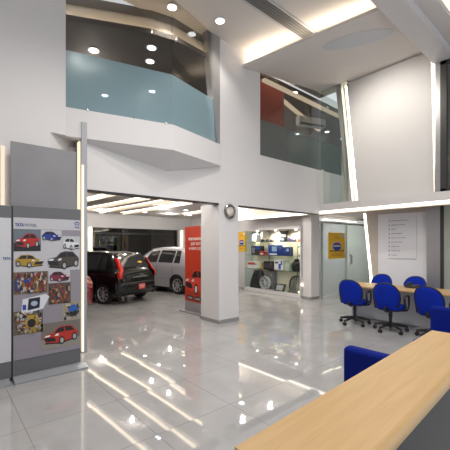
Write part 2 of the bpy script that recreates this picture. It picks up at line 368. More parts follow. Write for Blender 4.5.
struct(MB().box(9.4, 9.5, -1.6, 2.4, 0, 2.42).build('wall_cabin', mat('cabin_paint', (0.66, 0.64, 0.50), 0.7)))
light('cabin_lamp', 'AREA', (8.8, 1.2, 2.38), 12, (1, 0.9, 0.7), 0.5)
# ground-floor glass partition and door beside the showcase
d1 = setroot('door_1')
pane('fixed_pane', (8.50, 5.62), (8.62, 5.62), 0.05, 2.3, FROST, d1); pane('leaf', (8.64, 5.62), (9.98, 5.62), 0.03, 2.2, FROST, d1)
pane('clear_pane', (10.0, 5.62), (11.5, 5.62), 0.03, 2.2, GREENG, d1)
MB().box(8.46, 11.5, 5.60, 5.66, 2.2, 2.26).box(8.60, 8.64, 5.60, 5.66, 0, 2.2).box(9.97, 10.01, 5.60, 5.66, 0, 2.2).build('frame', mat('pale_metal', (0.55, 0.54, 0.53)), d1)
MB().tube([(10.10, 5.55, 0.95), (10.10, 5.50, 0.98), (10.10, 5.50, 1.2), (10.10, 5.55, 1.23)], 0.035, 8).build('handle', GREYM, d1, smooth=True)
struct(MB().box(8.7, 10.6, 5.60, 5.64, 2.30, 2.335).build('trim_17', emit('transom_led', (1, 0.9, 0.72), 2.5)))
struct(MB().box(8.08, 8.46, 5.62, 5.92, 0, 2.85).box(8.46, 8.6, 5.70, 9.3, 0, 2.85).build('wall_pier', WHITE))
struct(MB().box(8.6, 11.5, 8.4, 8.5, 0, 2.42).box(11.5, 11.6, -1.6, 8.5, 0, 2.5).build('wall_office', mat('office_paint', (0.62, 0.64, 0.64), 0.7)))
struct(MB().box(8.07, 8.47, 5.61, 5.93, 0, 0.06).build('baseboard_pier', SKIRT))
# showroom shell
struct(MB().box(-2.7, -2.6, -1.6, 15, 0, 5.6).build('wall_west', WHITE))
struct(MB().box(9.6, 9.7, 9.3, 15, 0, 2.85).box(8.46, 9.6, 9.3, 9.4, 0, 2.85).build('wall_showroom', WHITE))
struct(MB().box(-2.6, 9.6, 13.7, 14.0, 2.27, 2.85).box(-2.6, 4.76, 13.75, 14.0, 0, 2.27).box(8.86, 9.6, 13.75, 14.0, 0, 2.27).build('wall_showroom_north', WHITE))
g5 = setroot('window_5')
pane('pane', (4.76, 13.95), (8.86, 13.95), 0, 2.27, NIGHTG, g5)
b = MB()
for x in (4.79, 6.1, 7.5, 8.84): b.box(x-.03, x+.03, 13.88, 14.0, 0, 2.27)
b.box(4.76, 8.86, 13.88, 14.0, 2.02, 2.07).box(4.76, 8.86, 13.88, 14.0, 0, 0.08)
b.build('frame', TRACK, g5)
struct(MB().box(-2.6, 9.7, 14.9, 15.0, 0, 2.85).build('wall_dark_backdrop', mat('backdrop_dark', (0.02, 0.022, 0.026), 0.8)))  # dark backdrop added behind the glazing to keep it black
struct(MB().box(4.62, 4.70, 13.70, 13.74, 0, 2.27).box(9.0, 9.06, 13.70, 13.74, 0, 2.27).build('trim_18', LEDW))  # glow stands in for warm light falling on the corner posts
# curved cove lines in the showroom ceiling
for k, (x0, x1, y0, y1, sag) in enumerate(((3.35, 3.05, 5.5, 10.2, .05), (4.22, 3.86, 5.6, 12.6, .10), (4.88, 4.6, 6.2, 12.8, .12), (5.58, 5.55, 8.0, 12.8, .10), (6.6, 7.6, 7.0, 11.5, .3))):
    b = MB(); rows = []
    for i in range(15):
        t = i/14; x = x0 + (x1-x0)*t + sag*math.sin(PI*t); y = y0 + (y1-y0)*t
        rows.append([(x-.045, y, 2.838), (x+.045, y, 2.838)])
    b.grid(rows); rows2 = [[(p[0], p[1], 2.85) for p in r] for r in rows]; b.grid(rows2)
    struct(b.build('trim_%d' % (30+k), LEDW))
    b = MB()
    b.grid([[(r[1][0]+.02, r[0][1], 2.76), (r[1][0]+.40, r[0][1], 2.845)] for r in rows])
    b.grid([[(r[1][0]+.02, r[0][1], 2.76), (r[1][0]+.02, r[0][1], 2.846)] for r in rows])
    struct(b.build('trim_%d' % (40+k), CEIL))
# warm strips beside the fin
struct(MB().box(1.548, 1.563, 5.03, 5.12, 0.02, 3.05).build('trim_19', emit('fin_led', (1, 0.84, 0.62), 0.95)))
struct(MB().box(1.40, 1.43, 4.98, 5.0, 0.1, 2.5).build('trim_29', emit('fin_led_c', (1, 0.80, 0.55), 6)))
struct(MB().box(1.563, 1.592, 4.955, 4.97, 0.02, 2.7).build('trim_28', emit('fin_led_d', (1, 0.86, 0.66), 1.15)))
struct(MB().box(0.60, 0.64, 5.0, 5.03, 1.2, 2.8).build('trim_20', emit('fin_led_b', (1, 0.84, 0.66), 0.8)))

# ================================================================ THINGS
# ---- downlights
def downlight(x, y, z, label, group, r=0.055, power=0, cone=110, col=(1, .96, .9)):
    t = thing('downlight', label, 'ceiling light', (x, y, z), 0, group)
    MB().lathe([(r*1.05, -0.001), (r*1.4, -0.004), (r*1.4, -0.012), (r*1.05, -0.012)], n=20).build('trim_ring', mat('lamp_ring', (0.8, 0.8, 0.8), 0.3), t, smooth=True)
    MB().lathe([(r, -0.014), (r, -0.004)], n=20).build('lens', LAMP, t)
    if power:
        light('downlight_lamp', 'SPOT', (x, y, z-0.03), power, col, 0.05, cone=cone)
    return t
downlight(3.022, 4.89, 5.6, 'round recessed downlight in white lobby ceiling above the balcony glass corner', 'lobby ceiling downlights', .075, 60)
downlight(3.86, 4.626, 5.6, 'round recessed downlight in white lobby ceiling beside the cove light', 'lobby ceiling downlights', .075, 60)
for x, y in ((1.4, 3.0), (3.0, 2.6), (2.2, 1.0), (4.4, 1.2)):
    light('lobby_fill_spot', 'SPOT', (x, y, 5.57), 70, (1, .96, .9), 0.06, cone=120)  # more unseen spots added to brighten the lobby, no fixtures
for (x, y), l in zip(((2.218, 6.338), (2.994, 5.56), (3.192, 5.992), (3.086, 8.064), (3.85, 7.129)), (
        'downlight at far left in the dark soffit behind balcony glass', 'larger downlight near the balcony glass corner in dark soffit',
        'smaller warm downlight just below another behind the balcony glass corner', 'downlight seen through frosted blue balcony glass, the left one',
        'downlight seen through frosted blue balcony glass, below the corner lights')):
    downlight(x, y, 5.2, l, 'downlights behind the balcony glass', .075, 12, 100)
for (x, y), l in zip(((6.95, 5.34), (9.6, 7.25), (10.2, 6.45), (11.3, 6.5)), (
        'bright downlight in mezzanine beside the red wall, behind dark glass', 'lower left downlight behind the dark glass under the air conditioner',
        'downlight low behind the dark glass, middle of three', 'downlight low behind the dark glass, nearest its right frame')):
    downlight(x, y, 5.47, l, 'downlights behind the dark upper glass', .07, 12, 100)
for (x, y), l in zip(((6.19, 12.03), (7.29, 11.97), (6.99, 10.35), (8.27, 11.97)), (
        'showroom downlight above the black hatchback', 'showroom downlight above the silver hatchback roof', 'nearest showroom downlight above red banner',
        'showroom downlight at far right above the red banner')):
    downlight(x, y, 2.85, l, 'showroom ceiling downlights', .08, 14, 120)
for x, y in ((5.1, 9.43), (6.05, 10.7), (5.15, 8.52), (3.45, 9.26), (3.6, 7.64), (3.75, 6.67), (6.36, 6.7), (5.7, 6.0), (6.75, 6.0)):
    downlight(x, y, 2.85, 'showroom downlight hidden above the opening, mirrored as a dot on the floor', 'showroom downlights mirrored on the floor', .08, 8, 120)

# ---- ceiling air diffuser
t = thing('air_diffuser', 'long grey slotted air diffuser in white ceiling beside the cove light', 'air vent', (4.5, 3.84, 5.6))
MB().box(-1.3, .95, -.13, .13, -.012, 0).build('backing', mat('vent_dark', (0.10, 0.10, 0.10), 0.6), t)
MB().box(-1.32, .97, -.16, -.12, -.02, 0).box(-1.32, .97, .12, .16, -.02, 0).box(.93, .97, -.16, .16, -.02, 0).box(-1.32, -1.28, -.16, .16, -.02, 0).build('frame', mat('vent_frame', (0.5, 0.5, 0.5), 0.5), t)
for k in range(4):
    MB().box(-1.28, .93, -.095 + k*.053, -.065 + k*.053, -.018, -.006).build('slat', mat('vent_slat', (0.16, 0.155, 0.15), 0.5), t)

# ---- wall disc on column
t = thing('wall_clock', 'round chrome-rimmed disc like a clock on the white column head', 'wall clock', (4.455, 5.04, 2.225))
MB().lathe([(.10, 0), (.148, .0), (.15, .03), (.135, .05), (.112, .045), (.108, .03)], axis=(0, -1, 0), n=36).build('rim', mat('dark_chrome', (.30,.29,.28), .18, 1.0), t, smooth=True)
MB().lathe([(.109, .02), (.085, .034), (.04, .042), (.002, .044)], axis=(0, -1, 0), n=36).build('face', mat('mirror_face', (0.72, 0.66, 0.58), 0.12, 0.55), t, smooth='all')

# ---- wall panel over the kiosk
tag(MB().box(.69, 1.465, 4.90, 4.93, .05, 2.85).build('wall_panel', GREYP, bevel=.003), 'plain grey upright panel rising behind the picture kiosk', 'panel')

# ---- kiosk --------------------------------------------------------------
LILAC = mat('kiosk_lilac_print', (0.25, 0.23, 0.26), 0.4)
KGREY = mat('kiosk_grey_metal', (0.12, 0.12, 0.13), 0.4)
KPALE = mat('kiosk_pale_print', (0.46, 0.455, 0.48), 0.4)
INKB = mat('blue_ink', (0.012, 0.03, 0.22), 0.4)
def ink(c): return mat('ink_%02d%02d%02d' % tuple(int(99*v) for v in c), c, 0.4)
KX0, KX1, KY = 0.645, 1.385, 4.44
k = thing('picture_kiosk', 'tall grey display kiosk covered with car photos, standing left of the opening', 'display stand', (1.0, KY, 0))
def kb(x0, x1, y0, y1, z0, z1): return MB().box(x0-1.0, x1-1.0, y0-KY, y1-KY, z0, z1)
kb(KX0, KX1, KY, KY+.10, .05, 2.005).build('body', KGREY, k, bevel=.004)
kb(KX0+.005, KX1-.008, KY-.006, KY, .235, 1.865).build('poster', LILAC, k)
kb(KX0+.005, KX1-.008, KY-.0075, KY-.006, 1.735, 1.865).build('poster_header', KPALE, k)
MB().prism([(KX0-1.0, -.14, 0), (KX0-1.0, .12, 0), (KX0-1.0, .12, .055), (KX0-1.0, -.02, .055), (KX0-1.0, -.14, .02)], (KX1-KX0+.05, 0, 0)).build('base_plate', mat('base_steel', (0.30, 0.31, 0.33), 0.35, 0.3), k)
def P2(x, z, d=0): return (x-1.0, -.008 - .0012*d, z)
def flat(mb, pts, m, d): mb.add([P2(x, z, d) for x, z in pts], [tuple(range(len(pts)))], m)
def circ(cx, cz, rx, rz, n=16): return [(cx+rx*math.cos(2*PI*i/n), cz+rz*math.sin(2*PI*i/n)) for i in range(n)]
BODYL = [(.02,.30),(.0,.45),(.05,.56),(.26,.63),(.40,.86),(.55,.93),(.80,.90),(.95,.66),(1.0,.55),(.99,.34),(.93,.24),(.60,.13),(.40,.10),(.10,.18)]
WINL = [(.30,.62),(.42,.83),(.56,.89),(.60,.64)]; WINR = [(.63,.64),(.60,.88),(.79,.86),(.90,.64)]
def carpic(name, x0, z0, x1, z1, col, flip=False, bgc=None, ground=None, dark=(.01,.01,.012), light=(.7,.7,.75)):
    mb = MB(); X = lambda u: x0 + (x1-x0)*((1-u) if flip else u); Z = lambda v: z0 + (z1-z0)*v
    T = lambda pts: [(X(u), Z(v)) for u, v in pts]
    if bgc: flat(mb, [(x0,z0),(x1,z0),(x1,z1),(x0,z1)], 4, 0)
    if ground: flat(mb, T([(0,0),(1,0),(1,.30),(0,.38)]), 5, 1)
    s = (lambda pts: [(.06+.88*u, .10+.78*v) for u, v in pts]) if bgc else (lambda pts: pts)
    flat(mb, T(s([(.03,.12),(.5,.03),(.97,.2),(.9,.28),(.1,.28)])), 1, 2)
    flat(mb, T(s(BODYL)), 0, 3); flat(mb, T(s(WINL)), 1, 4); flat(mb, T(s(WINR)), 1, 4)
    flat(mb, T(s([(.03,.30),(.05,.44),(.30,.40),(.36,.20),(.12,.22)])), 1, 4)
    flat(mb, T(s([(.02,.46),(.06,.54),(.20,.55),(.16,.46)])), 3, 5); flat(mb, T(s([(.30,.47),(.36,.56),(.44,.56),(.41,.46)])), 3, 5)
    for cx, cz in ((.52,.20),(.90,.30)):
        flat(mb, T(s(circ(cx, cz, .085, .20))), 1, 5); flat(mb, T(s(circ(cx, cz, .052, .13))), 2, 6)
    return mb.build(name, [ink(col), ink(dark), ink((.35,.35,.36)), ink(light), ink(bgc or (.5,.5,.5)), ink(ground or (.05,.05,.05))], k)
def patchpic(name, x0, z0, x1, z1, pal, bgc, n, tall=1.0):
    mb = MB(); flat(mb, [(x0,z0),(x1,z0),(x1,z1),(x0,z1)], 0, 0)
    for i in range(n):
        cx = random.uniform(x0+.02, x1-.02); cz = random.uniform(z0+.02, z1-.02)
        rx = min(random.uniform(.006,.02), cx-x0, x1-cx); rz = min(random.uniform(.008,.026)*tall, cz-z0, z1-cz)
        flat(mb, circ(cx, cz, rx, rz, random.choice((4,5,6,7))), 1 + random.randrange(len(pal)), 1 + i*0.05)
    return mb.build(name, [ink(bgc)] + [ink(tuple(v*.75 for v in c)) for c in pal], k)
mb = MB(); flat(mb, [(.93,1.47),(1.158,1.47),(1.158,1.73),(.93,1.73)], 0, -.3); flat(mb, [(1.16,1.47),(1.372,1.47),(1.372,1.66),(1.16,1.66)], 0, -.3)
flat(mb, [(.652,1.24),(1.372,1.24),(1.372,1.475),(.652,1.475)], 0, -.4); flat(mb, [(1.01,1.09),(1.255,1.09),(1.255,1.24),(1.01,1.24)], 0, -.4)
mb.build('poster_band', KPALE, k)
carpic('car_photo', .652, 1.48, .925, 1.73, (.42,.015,.01), bgc=(.12,.15,.18), ground=(.012,.012,.014))
carpic('car_picture', .94, 1.595, 1.155, 1.722, (.01,.03,.26), True)
carpic('car_picture', 1.172, 1.485, 1.368, 1.65, (.62,.62,.66), True)
carpic('car_picture', .665, 1.285, .96, 1.45, (.36,.22,.02), True)
carpic('car_picture', 1.0, 1.25, 1.36, 1.49, (.06,.045,.035), False)
carpic('car_picture', 1.022, 1.095, 1.25, 1.235, (.20,.015,.045), True)
patchpic('crowd_photo', .652, .985, 1.0, 1.235, [(.35,.18,.03),(.12,.06,.03),(.6,.5,.4),(.03,.02,.02),(.02,.06,.3),(.3,.03,.02),(.55,.55,.58)], (.13,.085,.05), 190, 1.6)
patchpic('people_photo', 1.01, .83, 1.262, 1.085, [(.40,.11,.03),(.03,.03,.03),(.45,.3,.2),(.25,.05,.03),(.04,.06,.12),(.18,.09,.04)], (.08,.05,.04), 100, 1.4)
mb = MB(); flat(mb, [(.725,.755),(.95,.79),(1.02,.93),(.98,.965),(.74,.925)], 0, 2); flat(mb, [(.79,.79),(.915,.81),(.92,.935),(.80,.925)], 1, 3)
flat(mb, circ(.858,.865,.035,.03), 2, 4); flat(mb, [(.74,.80),(.775,.80),(.775,.86),(.74,.86)], 3, 4)
mb.build('console_photo', [ink((.62,.63,.68)), ink((.012,.015,.03)), ink((.35,.4,.5)), ink((.02,.05,.3))], k)
patchpic('engine_photo', .652, .52, .95, .79, [(.5,.5,.46),(.42,.24,.03),(.02,.02,.02),(.3,.3,.3),(.55,.55,.55),(.35,.28,.06),(.25,.03,.02)], (.10,.09,.07), 170)
mb = MB(); flat(mb, circ(.83,.66,.07,.075), 0, 8); flat(mb, circ(.83,.64,.045,.05), 1, 9); mb.build('engine_bonnet_print', [ink((.42,.26,.03)), ink((.015,.015,.015))], k)
patchpic('workshop_photo', 1.17, .61, 1.372, .84, [(.5,.5,.5),(.45,.28,.12),(.03,.03,.04),(.3,.2,.12),(.55,.55,.5)], (.30,.27,.22), 60)
mb = MB(); flat(mb, [(1.235,.72),(1.345,.73),(1.345,.77),(1.235,.765)], 0, 8); flat(mb, [(1.255,.77),(1.325,.775),(1.315,.805),(1.265,.80)], 0, 8); flat(mb, [(1.25,.66),(1.33,.66),(1.33,.715),(1.25,.715)], 1, 8)
mb.build('workshop_car_print', [ink((.02,.10,.42)), ink((.015,.015,.02))], k)
carpic('car_photo', .93, .30, 1.372, .61, (.42,.025,.015), bgc=(.16,.14,.12), ground=(.26,.24,.2))
text('lettering', 'TATA', .05, P2(.668, 1.765, 1.5), (1,0,0), (0,0,1), INKB, k, bold=.0015, width=.085)
text('lettering', 'MOTORS', .045, P2(.762, 1.766, 1.5), (1,0,0), (0,0,1), mat('grey_ink', (.12,.13,.2), .4), k, width=.115)
mb = MB()
o_ = circ(1.338, 1.818, .034, .024, 28); flat(mb, o_, 0, 1)
flat(mb, [(1.331,1.794),(1.345,1.794),(1.345,1.826),(1.331,1.826)], 1, 2)
for s_ in (-1, 1):
    flat(mb, [(1.338+s_*.007,1.822),(1.338+s_*.020,1.812),(1.338+s_*.026,1.798),(1.338+s_*.033,1.803),(1.338+s_*.026,1.822),(1.338+s_*.010,1.833)][::s_], 1, 2)
mb.build('emblem', [INKB, KPALE], k)
text('lettering', 'TATA', .024, P2(1.338, 1.765, 1.5), (1,0,0), (0,0,1), INKB, k, 'CENTER', bold=.001, width=.062)
# neighbouring kiosk unit, mostly outside the frame
k2 = thing('plain_kiosk', 'plain white kiosk panel with grey top at the left picture edge', 'display stand', (.25, KY, 0))
MB().box(-.36, .385, .01, .11, .05, 1.995).build('body', KGREY, k2, bevel=.004)
MB().box(-.355, .38, .004, .01, .235, 1.855).build('front_panel', mat('kiosk_white_print', (.55, .55, .57), .35), k2)
MB().prism([(-.38, -.13, 0), (-.38, .12, 0), (-.38, .12, .05), (-.38, -.01, .05), (-.38, -.13, .02)], (.74, 0, 0)).build('base_plate', MATS['base_steel'], k2)
text('lettering', 'TATA', .04, (.30, .0025, 1.385), (1,0,0), (0,0,1), INKB, k2, bold=.0015, width=.075)

# ---- posters
YEL = mat('yellow_print', (.92, .52, .02), .45)
def poster(name, label, origin, right, w_, h_, k_):
    t = thing(name, label, 'poster', origin); r = Vector(right); n = r.cross(Vector((0,0,1)))   # n points out of the face
    def q(u, v, d): return tuple(r*(u-.5)*w_ + Vector((0,0,1))*(v-.5)*h_ + n*d)
    MB().prism([q(0,0,0), q(1,0,0), q(1,1,0), q(0,1,0)], n*.004).build('sheet', YEL, t)
    def fl(pts, d, mb, m): mb.add([q(u, v, d) for u, v in pts], [tuple(range(len(pts)))], m)
    mb = MB(); a = h_/w_
    fl(circ(.5,.47,.30,k_,24), .005, mb, 0); fl(circ(.5,.47,.265,k_*.88,24), .0055, mb, 1)
    fl([(.27,.46),(.73,.46),(.70,.51),(.30,.51)], .006, mb, 0); fl([(.38,.56),(.5,.60),(.62,.56),(.6,.54),(.4,.54)], .006, mb, 2)
    mb.build('emblem', [mat('white_print', (.75,.75,.72), .4), mat('royal_print', (.012,.04,.32), .4), mat('crimson_print', (.5,.03,.03), .4)], t)
    mb = MB(); u = .08
    for wd in (.13,.09,.15,.11,.12,.1): fl([(u,.27),(u+wd,.275),(u+wd,.315),(u+.02,.325)], .0055, mb, 0); u += wd+.025
    mb.build('lettering', BLACKP, t)
    BR = mat('brown_print', (.30,.13,.02), .5)
    for u0, u1, v in ((.16,.84,.12), (.16,.84,.17), (.36,.64,.78), (.36,.62,.83)):
        mb = MB(); fl([(u0,v),(u1,v),(u1,v+.014),(u0,v+.014)], .0055, mb, 0); mb.build('text_line', BR, t)
    mb = MB(); fl(circ(.78,.9,.12,.06,14), .0055, mb, 0); mb.build('sticker', MATS['white_print'], t)
    return t
poster('yellow_poster', 'yellow poster with round blue emblem on the glass door right of the showcase', (9.42, 5.612, 1.53), (1, 0, 0), .96, .80, .185)
poster('yellow_poster', 'yellow poster partly hidden by the column, on the wall left of the showcase', (8.45, 8.88, 1.67), (0, -1, 0), .50, .72, .15)

# ---- banner behind column
t = thing('standing_banner', 'red standing banner with white lettering half hidden behind the column', 'banner', (4.45, 6.2, 0))
REDB = mat('red_banner_print', (.45, .035, .012), .4)
MB().box(0, .035, -.44, .43, .24, 1.98).build('panel', REDB, t, bevel=.003)
MB().box(.002, .033, -.44, .43, .02, .24).build('plinth', GREYM, t)
MB().box(-.14, .15, -.46, .47, 0, .022).build('base_plate', MATS['base_steel'], t)
for s_, z in (('PERFORMANCE', 1.66), ('JUST GOT', 1.55), ('A NEW LOOK', 1.44)):
    text('lettering', s_, .085, (-.002, -.01, z), (0,-1,0), (0,0,1), mat('white_letter', (.8,.75,.7), .5), t, 'CENTER', bold=.002)
mb = MB()
def bq(u, v, d): return (-.0015-.0012*d, .46 - u*.95, .42 + v*.62)
for pts, m, d in ((BODYL,0,1),(WINL,1,2),(WINR,1,2),([(.03,.30),(.05,.44),(.30,.40),(.36,.20),(.12,.22)],1,2),([(.02,.46),(.06,.54),(.20,.55),(.16,.46)],2,3),([(.30,.47),(.36,.56),(.44,.56),(.41,.46)],2,3),(circ(.52,.2,.085,.2),1,3),(circ(.52,.2,.05,.13),2,4)):
    mb.add([bq(.04+u*.90, v, d) for u, v in pts], [tuple(range(len(pts)))], m)
mb.build('car_picture', [ink((.62,.05,.03)), ink((.03,.02,.02)), ink((.6,.6,.6))], t)
mb = MB()
for u0 in (.10, .40): mb.add([(-.002, .43-u0, .28), (-.002, .43-u0-.24, .28), (-.002, .43-u0-.24, .38), (-.002, .43-u0, .38)], [(0,1,2,3)], 0); mb.add([(-.003, .40-u0, .31), (-.003, .40-u0-.17, .31), (-.003, .40-u0-.17, .345), (-.003, .40-u0, .345)], [(0,1,2,3)], 1)
mb.build('badge_print', [ink((.03,.03,.03)), ink((.3,.3,.32))], t)

# ---- hatchback cars -------------------------------------------------------
ST = [(-.02,.70,.60,.50),(.03,.90,.73,.66),(.08,1.00,.765,.655),(.20,1.17,.785,.625),(.34,1.36,.795,.59),(.46,1.445,.80,.57),(.7,1.475,.805,.57),(1.1,1.49,.81,.575),(1.6,1.49,.815,.58),
      (2.0,1.45,.815,.57),(2.3,1.32,.81,.58),(2.6,1.15,.80,.61),(2.85,1.02,.79,.65),(3.1,.96,.785,.65),(3.4,.86,.765,.62),(3.58,.74,.70,.56),(3.66,.60,.62,.48)]
def lin(y, c):
    if y <= ST[0][0]: return ST[0][c]
    for a, b_ in zip(ST, ST[1:]):
        if y <= b_[0]:
            u = (y-a[0])/(b_[0]-a[0]); return a[c] + (b_[c]-a[c])*u
    return ST[-1][c]
WR = (.62, 2.98); AR = .345; WHR = .285
def ring(y):
    zt, hb, ht = lin(y, 1), lin(y, 2), lin(y, 3)
    zb = .20 + .10*max(0, (y-3.4)/.26) + .08*max(0, (.1-y)/.1)
    for wy in WR:
        d = abs(y-wy)
        if d < AR: zb = max(zb, WHR + math.sqrt(AR*AR - d*d))
    ze = min(.90, zt-.05); zb = min(zb, ze-.05)
    pts = []
    for f in (0, .2, .45, .7, 1.0):
        z = zb + (ze-zb)*f; bul_ = 1 - .10*max(0, (.45-z)/.45)**1.5 + .012*math.sin(PI*min(1, z/.9))
        pts.append((hb*bul_, y, z))
    for f, q_ in ((.12, .985), (.5, None), (1.0, None)):
        z = ze + (zt-.075-ze)*f if zt-.075 > ze else ze + .005*f
        x = hb + (ht-hb)*f + .012*math.sin(PI*f)
        pts.append((x, y, z))
    pts += [(ht*.93, y, max(pts[-1][2], zt-.03)), (ht*.70, y, max(pts[-1][2], zt-.008)), (ht*.35, y, zt), (0, y, zt)]
    return pts
YS = sorted(set([round(-.02 + .02*i, 3) for i in range(9)] + [round(.16+.045*i, 3) for i in range(78)]))
YS = [y for y in YS if y <= 3.66]
TYRE = mat('tyre_rubber', (.012,.012,.012), .8); RIM = mat('alloy_rim', (.50,.50,.52), .3, .8)
CARG = mat('car_window', (.015,.017,.02), .05, 0, .8); LAMPR = mat('tail_lamp_red', (.55,.02,.012), .15, coat=.6); LAMPO = mat('lamp_amber', (.7,.25,.03), .2)
TRIMB = mat('car_trim_black', (.02,.02,.02), .5)
def hatchback(name, label, paint, loc, deg, scale=1.0, plate=(.55,.05,.04), bump=None):
    c = thing(name, label, 'car', loc, math.radians(deg), None, scale)
    mb = MB(); rows = []
    for y in YS:
        r = ring(y); rows.append([(-x, yy, z) for x, yy, z in r] + [(x, yy, z) for x, yy, z in r[::-1][1:]])
    mb.grid(rows); n = len(rows[0])
    mb.add(rows[0], [tuple(range(n))]); mb.add(rows[-1], [tuple(range(n))])
    mb.box(-.70, .70, .05, 3.5, .24, .26, 1)
    body = mb.build('body', [paint, TRIMB], c, smooth=True)
    for wy in WR: MB().box(-.74, .74, wy-.40, wy+.40, .3, .34+.30, 0).build('wheel_well', TRIMB, c)
    def sidepatch(y0, y1, f0, f1, sgn, off, n_=14, slant0=0, slant1=0):
        rows = []
        for i in range(n_+1):
            u = i/n_; row = []
            for f in (f0, (f0+f1)/2, f1):
                y = y0 + slant0*(f-f0) + (y1 + slant1*(f-f0) - y0 - slant0*(f-f0))*u
                zt, hb, ht = lin(y,1), lin(y,2), lin(y,3); ze = min(.9, zt-.05); z = ze + (zt-.075-ze)*f
                row.append((sgn*(hb + (ht-hb)*f + .012*math.sin(PI*f) + off), y, z))
            rows.append(row)
        return rows
    for s_ in (-1, 1):
        for nm, y0, y1, a0, a1 in (('side_window', .52, .78, .10, .0), ('side_window', .84, 1.50, .0, 0), ('side_window', 1.58, 2.28, 0, -.36)):
            MB().grid(sidepatch(y0, y1, .16, .93, s_, .006, 14, a0, a1)).build(nm, CARG, c, smooth='all')
        mb = MB()
        mb.box(min(s_*.785, s_*.825), max(s_*.785, s_*.825), 1.02, 2.55, .50, .56)
        mb.build('side_moulding', bump or paint, c, bevel=.008)
        for y in (1.06, 1.92): MB().box(min(s_*.80, s_*.832), max(s_*.80, s_*.832), y, y+.16, .77, .80).build('door_handle', bump or paint, c, bevel=.008)
        for y in (.80, 1.54, 2.36):
            mb = MB(); mb.add([(s_*(lin(y,2)*1.008+.004), y, .28), (s_*(lin(y,2)*1.008+.004), y+.012, .28), (s_*(lin(y,2)+.007), y+.012, .88), (s_*(lin(y,2)+.007), y, .88)], [(0,1,2,3)])
            mb.build('door_gap', TRIMB, c)
        mb = MB(); rows = []
        for i in range(9):
            u = i/8; z = .74 + .56*u; y = .005 + (.30-.005)*max(0, (z-.90)/.46) if z > .9 else .0
            xo = lin(max(y, .05), 2) if z < .9 else lin(y+.02, 2) + (lin(y+.02, 3)-lin(y+.02, 2))*min(1, (z-.9)/max(.05, lin(y+.02, 1)-.975))
            wdt = .085 - .04*u
            rows.append([(s_*(xo+.012), y+.09, z), (s_*(xo+.01), y+.0, z), (s_*(xo-wdt*.3), y-.022, z), (s_*(xo-wdt), y-.028, z)])
        mb.grid(rows); tl = mb.build('tail_lamp', LAMPR, c, smooth='all')
        sl = tl.modifiers.new('thick', 'SOLIDIFY'); sl.thickness = .02; sl.offset = 0
        MB().add([(s_*.50, 3.615, .62), (s_*.70, 3.56, .64), (s_*.74, 3.42, .78), (s_*.56, 3.56, .76)], [(0,1,2,3)]).build('headlamp', LAMPO, c)
        MB().lathe([(.002, 0), (.05, .01), (.06, .06), (.045, .09)], (s_*.86, 2.28, .95), (0, -1, 0), 12).build('door_mirror', paint, c, smooth=True)
        for wy in WR:
            x = s_*.70; ax = (s_, 0, 0)
            wl = MB().lathe([(.19, -.09), (.265, -.09), (WHR, -.06), (WHR, .05), (.27, .075), (.20, .08), (.19, .03)], (x, wy, WHR), ax, 32).build('wheel', TYRE, c, smooth=True)
            mb = MB().lathe([(.192, .04), (.206, .08), (.192, .084), (.180, .06), (.192, .04)], (x, wy, WHR), ax, 32, cap=False).lathe([(.055, .04), (.055, .075), (.04, .088), (.002, .09)], (x, wy, WHR), ax, 20)
            for j in range(8):
                a = 2*PI*j/8; u = Vector((0, math.cos(a), math.sin(a))); v = Vector((0, -math.sin(a), math.cos(a))); o_ = Vector((x + s_*.062, wy, WHR))
                mb.prism([o_+u*.04-v*.022, o_+u*.19-v*.024, o_+u*.19+v*.024, o_+u*.04+v*.022], (s_*.018, 0, 0))
            mb.build('rim', RIM, wl, smooth=True)
    # rear glass, bumper, plate, wiper, front glass
    rows = []
    for i in range(9):
        y = .10 + (.40-.10)*i/8; zt, ht = lin(y,1), lin(y,3); e = Vector((0, -.75, .55))*.012
        rows.append([(x*ht, y+e.y, zt+e.z - .02*abs(x)**3) for x in (-.86, -.5, 0, .5, .86)])
    MB().grid(rows).build('rear_window', CARG, c, smooth='all')
    rows = []
    for i in range(9):
        y = 2.08 + (2.80-2.08)*i/8; zt, ht = lin(y,1), lin(y,3)
        rows.append([(x*ht, y, zt+.008 - .02*abs(x)**3) for x in (-.9, -.5, 0, .5, .9)])
    MB().grid(rows).build('windscreen', CARG, c, smooth='all')
    mb = MB(); rows = []
    for z, o_ in ((.30,.03),(.36,.075),(.56,.085),(.62,.05)):
        rows.append([(-.80, .34, z), (-.79, .10, z), (-.62, .01-o_, z), (0, -.02-o_, z), (.62, .01-o_, z), (.79, .10, z), (.80, .34, z)])
    mb.grid(rows); mb.build('rear_bumper', bump or paint, c, smooth=True)
    mb = MB(); rows = []
    for z, o_ in ((.24,.02),(.30,.06),(.52,.07),(.60,.03)):
        rows.append([(-.79, 3.36, z), (-.74, 3.54, z), (-.5, 3.64+o_, z), (0, 3.68+o_, z), (.5, 3.64+o_, z), (.74, 3.54, z), (.79, 3.36, z)])
    mb.grid(rows); mb.build('front_bumper', bump or paint, c, smooth=True)
    pl = MB().box(-.13, .13, -.125, -.11, .40, .55).build('number_plate', mat('plate_print', plate, .4), c)
    mb = MB(); mb.box(-.10, .10, -.128, -.124, .49, .51).box(-.08, .08, -.128, -.124, .44, .46); mb.build('plate_print', mat('plate_ink', (.75,.6,.55), .5), pl)
    MB().tube([(-.05, .05, 1.0), (.28, .13, 1.10)], .008, 6).build('rear_wiper', TRIMB, c)
    MB().box(-.30, .30, -.045, -.01, .74, .77).build('tailgate_trim', CHROME if bump is None else TRIMB, c)
    return c
BLK = mat('black_car_paint', (.004,.004,.005), .1, spec=.45); SIL = mat('silver_car_paint', (.40,.39,.42), .32, .35, coat=.8)
REDP = mat('red_car_paint', (.20,.008,.012), .18, .2, coat=1.0)
cb = hatchback('hatchback_car', 'black hatchback seen from behind, red plate, parked in the middle', BLK, (4.14, 8.40, 0), 21, .93)
